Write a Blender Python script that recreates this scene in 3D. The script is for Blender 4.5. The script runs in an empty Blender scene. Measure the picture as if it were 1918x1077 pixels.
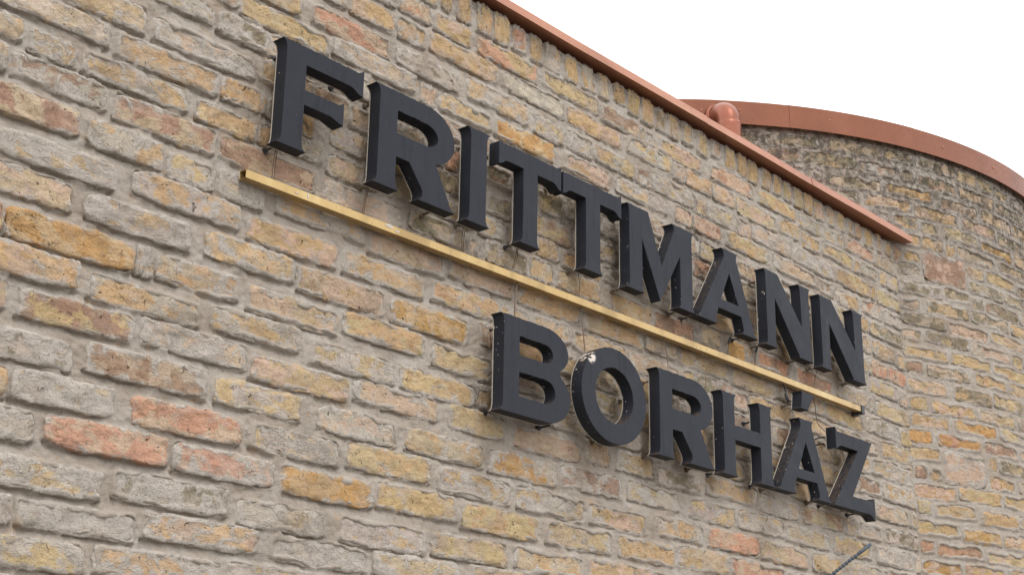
import bpy, math, random
import numpy as np
from mathutils import Matrix, Vector

scene = bpy.context.scene
COL = scene.collection

# ------------------------------------------------------------------ camera
CAM_H = 1.6                       # the camera stands 1.6 m above the ground, at X = 0
S = 2.44                          # metres from the camera to the plane of the lettered wall
FPX, PX, PY = 2679.0, 959.0, 538.5
RC = np.array([[0.6638401886565859, -0.01527110322782578, -0.7477185281445107],
               [0.25032491779640165, 0.9466600062683832, 0.20290950707684796],
               [0.7047365745117911, -0.3218720645507307, 0.6322536948150141]])
# rows: camera right, down, forward; columns: along the wall, down, into the wall
cam_data = bpy.data.cameras.new('camera')
cam_data.sensor_width = 36.0
cam_data.lens = FPX / 1918.0 * 36.0
cam_data.clip_end = 2000.0
cam = bpy.data.objects.new('camera', cam_data)
COL.objects.link(cam)
def w_axis(row, s=1.0):
    return Vector((row[0] * s, row[2] * s, -row[1] * s))
ax, ay, az = w_axis(RC[0]), w_axis(RC[1], -1), w_axis(RC[2], -1)
cam.matrix_world = Matrix(((ax.x, ay.x, az.x, 0), (ax.y, ay.y, az.y, -S), (ax.z, ay.z, az.z, CAM_H), (0, 0, 0, 1)))
scene.camera = cam

# ------------------------------------------------------------------ sky and sun (overcast)
SUN_EL, SUN_AZ = math.radians(58), math.radians(200)
world = bpy.data.worlds.new('World')
scene.world = world
world.use_nodes = True
nt = world.node_tree
nt.nodes.clear()
wo = nt.nodes.new('ShaderNodeOutputWorld')
bg = nt.nodes.new('ShaderNodeBackground')
sky = nt.nodes.new('ShaderNodeTexSky')
sky.sky_type = 'NISHITA'
sky.sun_disc = False
sky.sun_elevation = SUN_EL
sky.sun_rotation = SUN_AZ
tcw = nt.nodes.new('ShaderNodeTexCoord')
nz = nt.nodes.new('ShaderNodeTexNoise')
nz.inputs['Scale'].default_value = 1.6
nz.inputs['Detail'].default_value = 4
rmp = nt.nodes.new('ShaderNodeMapRange')
rmp.inputs['From Min'].default_value = 0.3
rmp.inputs['From Max'].default_value = 0.7
rmp.inputs['To Min'].default_value = 21.0
rmp.inputs['To Max'].default_value = 22.8
cloud = nt.nodes.new('ShaderNodeMix')
cloud.data_type = 'RGBA'
cloud.inputs['Factor'].default_value = 0.94      # closed cloud layer, a little clear sky through it
white = nt.nodes.new('ShaderNodeVectorMath')
white.operation = 'SCALE'
white.inputs[0].default_value = (0.985, 0.992, 1.0)
nt.links.new(tcw.outputs['Generated'], nz.inputs['Vector'])
nt.links.new(nz.outputs['Fac'], rmp.inputs['Value'])
nt.links.new(rmp.outputs['Result'], white.inputs['Scale'])
nt.links.new(sky.outputs['Color'], cloud.inputs['A'])
nt.links.new(white.outputs['Vector'], cloud.inputs['B'])
nt.links.new(cloud.outputs['Result'], bg.inputs['Color'])
bg.inputs['Strength'].default_value = 0.1
nt.links.new(bg.outputs['Background'], wo.inputs['Surface'])

sun_data = bpy.data.lights.new('sun', 'SUN')
sun_data.energy = 0.9
sun_data.angle = math.radians(25)
sun_data.color = (1.0, 0.965, 0.92)
sun = bpy.data.objects.new('sun', sun_data)
COL.objects.link(sun)
sun_dir = Vector((-0.25, -0.62, 0.95)).normalized()      # towards the sun
sun.rotation_euler = sun_dir.to_track_quat('Z', 'Y').to_euler()
sky.sun_elevation = math.asin(sun_dir.z)
sky.sun_rotation = math.atan2(sun_dir.x, sun_dir.y)

scene.view_settings.view_transform = 'Standard'
scene.view_settings.look = 'None'
scene.view_settings.gamma = 1.0
scene.view_settings.use_curve_mapping = False
scene.view_settings.exposure = 0.0

# ------------------------------------------------------------------ measuring the photograph
HV = (3482.3, 1490.0)             # where the wall's horizontals meet
def ray(x, y):
    return RC.T @ np.array([x - PX, y - PY, FPX])
def on_wall(x, y, Y=0.0):
    """world X, Z of a photo pixel on the plane parallel to the wall, Y metres behind its face (negative: in front)"""
    d = ray(x, y)
    t = (S + Y) / d[2]
    return d[0] * t, -d[1] * t + CAM_H
TX, TY, TR = 2.403 * S, 1.775 * S - S, 0.8493 * S   # the round tower: axis and radius
def on_tower(x, y):
    d = ray(x, y)
    Xc, Dc = TX, TY + S
    a = d[0] ** 2 + d[2] ** 2; b = -2 * (d[0] * Xc + d[2] * Dc); c = Xc * Xc + Dc * Dc - TR * TR
    q = b * b - 4 * a * c
    if q < 0: return None
    t = (-b - q ** .5) / 2 / a
    return math.atan2(d[0] * t - Xc, -(d[2] * t - Dc)) * TR, -d[1] * t + CAM_H
def tower_pt(a, z, out=0.0):
    th = a / TR
    return Vector((TX + (TR + out) * math.sin(th), TY - (TR + out) * math.cos(th), z))

# ------------------------------------------------------------------ helpers
def tag(o, label=None, cat=None, group=None, kind=None):
    if label: o['label'] = label
    if cat: o['category'] = cat
    if group: o['group'] = group
    if kind: o['kind'] = kind
    return o
def link(name, me, parent=None):
    o = bpy.data.objects.new(name, me)
    COL.objects.link(o)
    if parent: o.parent = parent
    return o
def empty(name, loc, label, cat, group=None):
    o = bpy.data.objects.new(name, None)
    o.empty_display_size = 0.1
    COL.objects.link(o)
    o.location = loc
    return tag(o, label, cat, group)
def mesh_np(name, verts, faces, mat, smooth=False, attrs=None, uv=None):
    """verts Nx3, faces Mx4 (or Mx3) arrays"""
    me = bpy.data.meshes.new(name)
    verts = np.asarray(verts, np.float32); faces = np.asarray(faces, np.int32)
    k = faces.shape[1]
    me.vertices.add(len(verts)); me.vertices.foreach_set('co', verts.ravel())
    me.loops.add(faces.size); me.loops.foreach_set('vertex_index', faces.ravel())
    me.polygons.add(len(faces))
    me.polygons.foreach_set('loop_start', np.arange(0, faces.size, k, dtype=np.int32))
    if attrs:
        for n, (typ, data) in attrs.items():
            at = me.attributes.new(n, typ, 'POINT')
            at.data.foreach_set('color' if typ == 'FLOAT_COLOR' else 'value', np.asarray(data, np.float32).ravel())
    if uv is not None:
        ul = me.uv_layers.new(name='UVMap')
        ul.data.foreach_set('uv', np.asarray(uv, np.float32)[faces.ravel()].ravel())
    me.update(calc_edges=True); me.validate()
    me.polygons.foreach_set('use_smooth', [smooth] * len(me.polygons))
    if mat: me.materials.append(mat)
    return me
class MB:
    """collects simple solids into one mesh"""
    def __init__(s): s.v = []; s.f = []; s.smooth = []
    def add(s, vs, fs, sm=False):
        n = len(s.v); s.v += [tuple(v) for v in vs]; s.f += [tuple(i + n for i in f) for f in fs]; s.smooth += [sm] * len(fs)
    def box(s, a, b):
        x0, y0, z0 = a; x1, y1, z1 = b
        s.add([(x0, y0, z0), (x1, y0, z0), (x1, y1, z0), (x0, y1, z0), (x0, y0, z1), (x1, y0, z1), (x1, y1, z1), (x0, y1, z1)],
              [(0, 3, 2, 1), (4, 5, 6, 7), (0, 1, 5, 4), (1, 2, 6, 5), (2, 3, 7, 6), (3, 0, 4, 7)])
    def tube(s, pts, rad, n=10, cap=True):
        pts = [Vector(p) for p in pts]
        rad = rad if isinstance(rad, (list, tuple)) else [rad] * len(pts)
        rings = []; up = None
        for i, p in enumerate(pts):
            t = (pts[min(i + 1, len(pts) - 1)] - pts[max(i - 1, 0)]).normalized()
            if up is None: up = t.orthogonal().normalized()
            up = (up - t * up.dot(t)).normalized(); sd = t.cross(up)
            rings.append([p + (up * math.cos(2 * math.pi * k / n) + sd * math.sin(2 * math.pi * k / n)) * rad[i] for k in range(n)])
        vs = [v for r in rings for v in r]; fs = []
        for i in range(len(pts) - 1):
            for k in range(n):
                fs.append((i * n + k, i * n + (k + 1) % n, (i + 1) * n + (k + 1) % n, (i + 1) * n + k))
        s.add(vs, fs, True)
        if cap:
            m = len(pts) - 1
            s.add(rings[0], [tuple(range(n - 1, -1, -1))]); s.add(rings[m], [tuple(range(n))])
    def sweep(s, prof, pts, close=True):
        """profile (list of (y,z)) carried along X-ordered stations pts = [(origin, ydir, zdir)]"""
        n = len(prof); vs = []; fs = []
        for o, yd, zd in pts:
            vs += [o + yd * a + zd * b for a, b in prof]
        for i in range(len(pts) - 1):
            for k in range(n if close else n - 1):
                fs.append((i * n + k, (i + 1) * n + k, (i + 1) * n + (k + 1) % n, i * n + (k + 1) % n))
        if close: fs += [tuple(range(n)), tuple((len(pts) - 1) * n + k for k in range(n - 1, -1, -1))]
        s.add(vs, fs)
    def build(s, name, mat, parent=None, origin=None, bevel=0):
        me = bpy.data.meshes.new(name)
        o0 = Vector(origin) if origin is not None else Vector((0, 0, 0))
        me.from_pydata([tuple(Vector(v) - o0) for v in s.v], [], s.f)
        me.update(); me.polygons.foreach_set('use_smooth', s.smooth)
        me.materials.append(mat)
        o = link(name, me, parent)
        if origin is not None: o.location = o0 - (parent.location if parent else Vector((0, 0, 0)))
        elif parent: o.location = -Vector(parent.location)
        if bevel:
            m = o.modifiers.new('edge', 'BEVEL'); m.width = bevel; m.segments = 2; m.limit_method = 'ANGLE'
        return o

rng = np.random.default_rng(7)
def vnoise(x, y, scale, seed):
    """smooth value noise in 0..1, cell size = scale metres"""
    r = np.random.default_rng(seed).random((256, 256)).astype(np.float32)
    u = x / scale; v = y / scale
    iu = np.floor(u).astype(int); iv = np.floor(v).astype(int)
    fu = (u - iu); fv = (v - iv)
    fu = fu * fu * (3 - 2 * fu); fv = fv * fv * (3 - 2 * fv)
    a = r[iu & 255, iv & 255]; b = r[(iu + 1) & 255, iv & 255]; c = r[iu & 255, (iv + 1) & 255]; d = r[(iu + 1) & 255, (iv + 1) & 255]
    return (a * (1 - fu) + b * fu) * (1 - fv) + (c * (1 - fu) + d * fu) * fv
def fbm(x, y, scale, seed, octs=4):
    out = 0; amp = 1; tot = 0
    for k in range(octs):
        out = out + vnoise(x, y, scale / 2 ** k, seed + 17 * k) * amp; tot += amp; amp *= .55
    return out / tot
def sstep(a, b, x):
    t = np.clip((x - a) / (b - a), 0, 1); return t * t * (3 - 2 * t)

# ------------------------------------------------------------------ materials
def srgb(r, g, b, k=1.0):
    f = lambda c: ((c / 255 + .055) / 1.055) ** 2.4 if c > 10 else c / 255 / 12.92
    return (f(r) * k, f(g) * k, f(b) * k, 1.0)
class NT:
    def __init__(s, name):
        s.m = bpy.data.materials.new(name); s.m.use_nodes = True; s.t = s.m.node_tree; s.t.nodes.clear()
        s.out = s.n('ShaderNodeOutputMaterial'); s.b = s.n('ShaderNodeBsdfPrincipled'); s.l(s.b.outputs[0], s.out.inputs[0])
    def n(s, typ, **kw):
        nd = s.t.nodes.new(typ)
        for k, v in kw.items(): setattr(nd, k, v)
        return nd
    def l(s, a, b): s.t.links.new(a, b)
    def put(s, sock, v):
        if hasattr(v, 'is_output') or hasattr(v, 'links'): s.l(v, sock)
        else: sock.default_value = v
    def noise(s, vec, scale, detail=4, rough=.55, dist=0.0, w=0.0):
        nd = s.n('ShaderNodeTexNoise'); nd.noise_dimensions = '4D'
        s.l(vec, nd.inputs['Vector']); nd.inputs['Scale'].default_value = scale; nd.inputs['Detail'].default_value = detail
        nd.inputs['Roughness'].default_value = rough; nd.inputs['Distortion'].default_value = dist
        s.put(nd.inputs['W'], w)
        return nd.outputs['Fac']
    def rng(s, v, a, b, c=0.0, d=1.0, smooth=True):
        nd = s.n('ShaderNodeMapRange'); nd.interpolation_type = 'SMOOTHSTEP' if smooth else 'LINEAR'
        s.put(nd.inputs['Value'], v); s.put(nd.inputs['From Min'], a); s.put(nd.inputs['From Max'], b)
        s.put(nd.inputs['To Min'], c); s.put(nd.inputs['To Max'], d)
        return nd.outputs['Result']
    def math(s, op, a, b=0.0, clamp=False):
        nd = s.n('ShaderNodeMath', operation=op, use_clamp=clamp); s.put(nd.inputs[0], a); s.put(nd.inputs[1], b); return nd.outputs[0]
    def mix(s, f, a, b, mode='MIX'):
        nd = s.n('ShaderNodeMix', data_type='RGBA', blend_type=mode)
        s.put(nd.inputs['Factor'], f); s.put(nd.inputs['A'], a); s.put(nd.inputs['B'], b); return nd.outputs['Result']
    def scl(s, vec, v):
        nd = s.n('ShaderNodeVectorMath', operation='MULTIPLY'); s.l(vec, nd.inputs[0]); nd.inputs[1].default_value = v; return nd.outputs[0]
    def bump(s, h, strength, dist):
        nd = s.n('ShaderNodeBump'); nd.inputs['Strength'].default_value = strength; nd.inputs['Distance'].default_value = dist
        s.l(h, nd.inputs['Height']); return nd.outputs[0]
    def set(s, **kw):
        for k, v in kw.items():
            s.put(s.b.inputs[k.replace('_', ' ')], v)
        return s.m
ALB = 0.80
PAL = {'o': srgb(206, 170, 122, ALB), 'g': srgb(203, 154, 88, ALB), 'b': srgb(202, 178, 150, ALB), 'y': srgb(208, 181, 134, ALB),
       'p': srgb(212, 180, 158, ALB), 'r': srgb(206, 150, 124, ALB), 'w': srgb(194, 182, 170, ALB), 's': srgb(220, 202, 182, ALB),
       'n': srgb(172, 140, 118, ALB), 'k': srgb(140, 128, 106, ALB)}
_g = srgb(200, 177, 148, ALB)
for _k, _f in dict(o=.30, g=.22, b=.2, y=.35, p=.30, r=.28, w=.1, s=.1, n=.05, k=.1).items():
    PAL[_k] = tuple(a * (1 - _f) + b * _f for a, b in zip(PAL[_k], _g))
MORTAR = srgb(190, 180, 169, ALB)
MORTAR_D = srgb(160, 149, 138, ALB)
LIME = srgb(204, 193, 182, ALB)

def brick_material(name, joined, tower):
    t = NT(name)
    geo = t.n('ShaderNodeNewGeometry'); P = geo.outputs['Position']
    if joined:
        a = t.n('ShaderNodeAttribute', attribute_name='first_colour'); ca = a.outputs['Color']; sm = a.outputs['Alpha']
        b = t.n('ShaderNodeAttribute', attribute_name='second_colour'); cb = b.outputs['Color']; rnd = b.outputs['Alpha']
    else:
        a = t.n('ShaderNodeObjectInfo'); ca = a.outputs['Color']; sm = a.outputs['Alpha']; rnd = a.outputs['Random']
        b = t.n('ShaderNodeAttribute', attribute_type='OBJECT', attribute_name='second_colour'); cb = b.outputs['Color']
    W = t.math('MULTIPLY', rnd, 40.0)
    Ps = t.scl(P, (1.0, 1.0, 1.35))
    big = t.noise(Ps, 13, 6, .58, .5, W)
    two = t.rng(big, .48, .53)
    c = t.mix(two, ca, cb)
    # kiln colour drifting through each brick, with pale and dark grains
    tone = t.noise(Ps, 55, 5, .65, .3, W)
    c = t.mix(t.rng(tone, .52, .72, 0, .5), c, t.mix(.55, c, srgb(222, 196, 150, ALB)))
    c = t.mix(t.rng(tone, .30, .47, .55, 0), c, t.mix(.6, c, srgb(140, 100, 66, ALB)))
    grit = t.noise(P, 420, 3, .7, 0, W)
    c = t.mix(t.rng(grit, .58, .70, 0, .55), c, srgb(90, 74, 60, ALB))
    # streaks along the bed (wire-cut and weathered faces)
    st = t.noise(t.scl(P, (1, 1, 6.0)), 26, 5, .7, .8, W)
    c = t.mix(t.rng(st, .56, .70, 0, .38), c, srgb(188, 152, 108, ALB * .8))
    # small holes and dark cracks
    pit = t.noise(P, 70, 2, .5, 1.2, W)
    pitm = t.rng(pit, .67, .71, 0, .85)
    crk = t.noise(Ps, 20, 5, .55, 1.8, t.math('ADD', W, 9.0))
    crm = t.math('MULTIPLY', t.rng(t.math('ABSOLUTE', t.math('SUBTRACT', crk, .5)), 0.0, .006, 1, 0), t.rng(t.noise(P, 9, 2, .5, 0, W), .53, .62, 0, .75))
    c = t.mix(pitm, c, srgb(70, 56, 46, ALB)); c = t.mix(crm, c, srgb(72, 60, 50, ALB))
    # mortar wiped over the face: mostly from the edges inwards
    uv = t.n('ShaderNodeUVMap'); uv.uv_map = 'UVMap'
    sx = t.n('ShaderNodeSeparateXYZ'); t.l(uv.outputs[0], sx.inputs[0])
    ex = t.math('ABSOLUTE', t.math('SUBTRACT', sx.outputs['X'], .5)); ez = t.math('ABSOLUTE', t.math('SUBTRACT', sx.outputs['Y'], .5))
    edge = t.math('MAXIMUM', t.rng(ex, .40, .50), t.rng(ez, .26, .50))
    sn = t.noise(Ps, 17, 7, .62, .9, t.math('ADD', W, 4.0))
    v = t.math('ADD', sn, t.math('ADD', t.math('MULTIPLY', edge, .15), t.math('MULTIPLY', t.math('SUBTRACT', sm, .5), .40)))
    sm1 = t.rng(v, .525, .572)
    thin = t.rng(v, .40, .54, 0, .34)
    lime = t.mix(t.noise(P, 30, 5, .6), LIME, MORTAR)
    lime = t.mix(t.rng(t.noise(P, 300, 3, .7), .35, .5, .5, 0), lime, srgb(140, 128, 116, ALB))
    c = t.mix(t.math('MAXIMUM', sm1, thin), c, lime)
    # grime
    g = t.noise(P, 5.5, 6, .62, .4)
    sep = t.n('ShaderNodeSeparateXYZ'); t.l(P, sep.inputs[0])
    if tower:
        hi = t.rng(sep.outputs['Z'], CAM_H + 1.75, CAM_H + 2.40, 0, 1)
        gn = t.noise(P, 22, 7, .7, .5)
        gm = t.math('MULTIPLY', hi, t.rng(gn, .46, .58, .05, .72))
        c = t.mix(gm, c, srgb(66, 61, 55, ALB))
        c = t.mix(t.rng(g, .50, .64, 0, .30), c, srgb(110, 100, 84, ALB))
    else:
        c = t.mix(t.rng(g, .52, .66, 0, .32), c, srgb(120, 106, 90, ALB))
    fine = t.noise(P, 260, 6, .7)
    mid = t.noise(Ps, 70, 6, .66, .4, W)
    fl = t.noise(t.scl(P, (1, 1, 2.0)), 15, 6, .62, .7, t.math('ADD', W, 17.0))
    ledge = t.math('ADD', t.rng(fl, .470, .482), t.math('ADD', t.rng(fl, .540, .550), t.rng(fl, .405, .415)))
    h = t.math('ADD', t.math('ADD', t.math('MULTIPLY', fine, .28), t.math('MULTIPLY', st, .35)), mid)
    h = t.math('ADD', h, t.math('ADD', t.math('MULTIPLY', sm1, .22), t.math('MULTIPLY', ledge, .30)))
    h = t.math('SUBTRACT', h, t.math('ADD', t.math('MULTIPLY', pitm, .7), t.math('MULTIPLY', crm, .6)))
    return t.set(Base_Color=c, Roughness=.92, Specular_IOR_Level=.25, Normal=t.bump(h, .85, .006))

def mortar_material(name, tower):
    t = NT(name)
    geo = t.n('ShaderNodeNewGeometry'); P = geo.outputs['Position']
    big = t.noise(P, 7, 6, .6, .3); med = t.noise(P, 45, 6, .68, .2); fine = t.noise(P, 520, 4, .75)
    c = t.mix(t.rng(big, .35, .68), MORTAR, srgb(174, 160, 146, ALB))
    c = t.mix(t.rng(med, .36, .50, .6, 0), c, MORTAR_D)
    c = t.mix(t.rng(med, .55, .72, 0, .6), c, srgb(190, 179, 168, ALB))
    c = t.mix(t.rng(fine, .56, .70, 0, .5), c, srgb(112, 101, 92, ALB))
    c = t.mix(t.rng(fine, .30, .42, .4, 0), c, srgb(206, 196, 184, ALB))
    # brick dust and sand in the lime
    c = t.mix(t.rng(t.noise(P, 24, 6, .65, .6, 3.0), .56, .70, 0, .45), c, srgb(196, 160, 118, ALB))
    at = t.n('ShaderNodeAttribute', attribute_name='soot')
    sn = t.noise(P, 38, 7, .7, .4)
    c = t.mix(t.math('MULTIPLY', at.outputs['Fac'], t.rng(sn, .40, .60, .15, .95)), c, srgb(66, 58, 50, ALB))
    c = t.mix(t.rng(t.noise(P, 5.5, 6, .62, .4), .52, .66, 0, .32), c, srgb(120, 106, 90, ALB))
    h = t.math('ADD', t.math('MULTIPLY', fine, .25), t.math('ADD', med, t.math('MULTIPLY', t.noise(t.scl(P, (1, 1, 2.5)), 120, 5, .7, .3), .7)))
    return t.set(Base_Color=c, Roughness=.96, Specular_IOR_Level=.2, Normal=t.bump(h, .8, .006))

def letter_material(name, chips):
    t = NT(name)
    geo = t.n('ShaderNodeNewGeometry'); P = geo.outputs['Position']
    st = t.noise(t.scl(P, (1, 1, .12)), 60, 5, .6)
    bl = t.noise(P, 11, 5, .6, .6)
    c = t.mix(t.rng(st, .50, .68, 0, .6), srgb(43, 45, 52), srgb(31, 32, 38))
    c = t.mix(t.rng(bl, .42, .66, 0, .6), c, srgb(50, 52, 58))
    mk = t.noise(P, 16, 3, .5, 2.2)
    c = t.mix(t.rng(t.math('ABSOLUTE', t.math('SUBTRACT', mk, .47)), 0, .004, .55, 0), c, srgb(24, 24, 27))
    sp = t.noise(t.scl(P, (1, 1, .7)), 120, 3, .55, .4)
    wh = t.rng(t.noise(P, 14, 3, .5), .60 - .13 * chips, .66 - .13 * chips)
    sepn = t.n('ShaderNodeSeparateXYZ'); t.l(geo.outputs['Normal'], sepn.inputs[0])
    side = t.math('MAXIMUM', t.rng(sepn.outputs['X'], -.25, -.7, .02, 1), t.rng(sepn.outputs['Z'], .5, .8))
    chip = t.math('MULTIPLY', t.math('MULTIPLY', t.rng(sp, .655, .675), wh), side)
    if chips:                                              # paint peeled off the shoulder of the O
        px_, pz_ = on_wall(1108, 667, -.0325 * S)
        dv = t.n('ShaderNodeVectorMath', operation='DISTANCE'); t.l(P, dv.inputs[0]); dv.inputs[1].default_value = (px_, -.066, pz_)
        pn = t.noise(t.scl(P, (1, 1, 1.6)), 42, 4, .55, .5)
        chip = t.math('MAXIMUM', chip, t.math('MULTIPLY', t.rng(dv.outputs['Value'], .026, .018), t.rng(pn, .47, .49)))
    c = t.mix(chip, c, srgb(212, 200, 190))
    sep = t.n('ShaderNodeSeparateXYZ'); t.l(geo.outputs['Normal'], sep.inputs[0])
    rust = t.math('MULTIPLY', t.rng(sep.outputs['Z'], .35, .8), t.rng(t.noise(P, 90, 5, .7), .42, .6, 0, .9))
    c = t.mix(rust, c, srgb(92, 76, 62))
    h = t.math('ADD', t.noise(P, 30, 3, .5), t.math('MULTIPLY', t.noise(P, 400, 3, .6), .12))
    return t.set(Base_Color=c, Roughness=t.rng(bl, .3, .7, .5, .66), Specular_IOR_Level=.13, Normal=t.bump(h, .22, .004))

def metal_material(name, base, dark, light, metallic, rough, streak=(1, 1, 1), bumpy=.1):
    t = NT(name)
    geo = t.n('ShaderNodeNewGeometry'); P = geo.outputs['Position']
    a = t.noise(t.scl(P, streak), 9, 5, .6, .2); b = t.noise(P, 60, 5, .65)
    c = t.mix(t.rng(a, .35, .52, .6, 0), base, dark); c = t.mix(t.rng(a, .52, .68, 0, .6), c, light)
    c = t.mix(t.rng(b, .60, .74, 0, .35), c, dark)
    h = t.noise(t.scl(P, streak), 14, 3, .5)
    return t.set(Base_Color=c, Metallic=metallic, Roughness=t.rng(b, .3, .7, rough - .06, rough + .08), Normal=t.bump(h, bumpy, .004))
def plain(name, col, rough=.6, metallic=0.0):
    t = NT(name)
    geo = t.n('ShaderNodeNewGeometry'); a = t.noise(geo.outputs['Position'], 90, 4, .6)
    return t.set(Base_Color=t.mix(t.rng(a, .35, .65, 0, .4), col, (col[0] * .6, col[1] * .6, col[2] * .6, 1)), Roughness=rough, Metallic=metallic)

M_BRICK = brick_material('old_brick', False, False); M_BRICKJ = brick_material('old_brick_rows', True, False)
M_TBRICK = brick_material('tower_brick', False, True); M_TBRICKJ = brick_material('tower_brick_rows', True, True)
M_MORTAR = mortar_material('lime_mortar', False); M_TMORTAR = mortar_material('tower_mortar', True)
M_LET = letter_material('black_letter_sheet', 0.0); M_LETC = letter_material('black_letter_sheet_chipped', 1.0)
M_ACR = plain('opal_acrylic', srgb(196, 188, 174), .5)
M_COP = metal_material('copper_coping', srgb(166, 113, 88), srgb(140, 91, 69), srgb(178, 127, 101), .35, .42, (.3, 1, 1))
M_FAS = metal_material('copper_fascia', srgb(126, 73, 47), srgb(112, 65, 43), srgb(134, 81, 56), .3, .46, (.6, .6, .6))
M_PIPE = metal_material('copper_pipe', srgb(140, 84, 64), srgb(112, 64, 48), srgb(158, 102, 82), .5, .33)
M_BRASS = metal_material('brass', srgb(176, 148, 98), srgb(132, 106, 66), srgb(198, 176, 128), .5, .32, (1, 1, .3), .05)
M_BLACK = plain('black_plastic', srgb(44, 43, 44), .5)
M_PIN = plain('dull_steel', srgb(112, 98, 82), .6, .4)
M_WIRE = plain('old_wire', srgb(104, 84, 64), .6)
M_GREYR = plain('blue_grey_plastic', srgb(62, 72, 82), .45)
M_SCR = plain('copper_screw', srgb(190, 130, 104), .4, .5)

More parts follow.
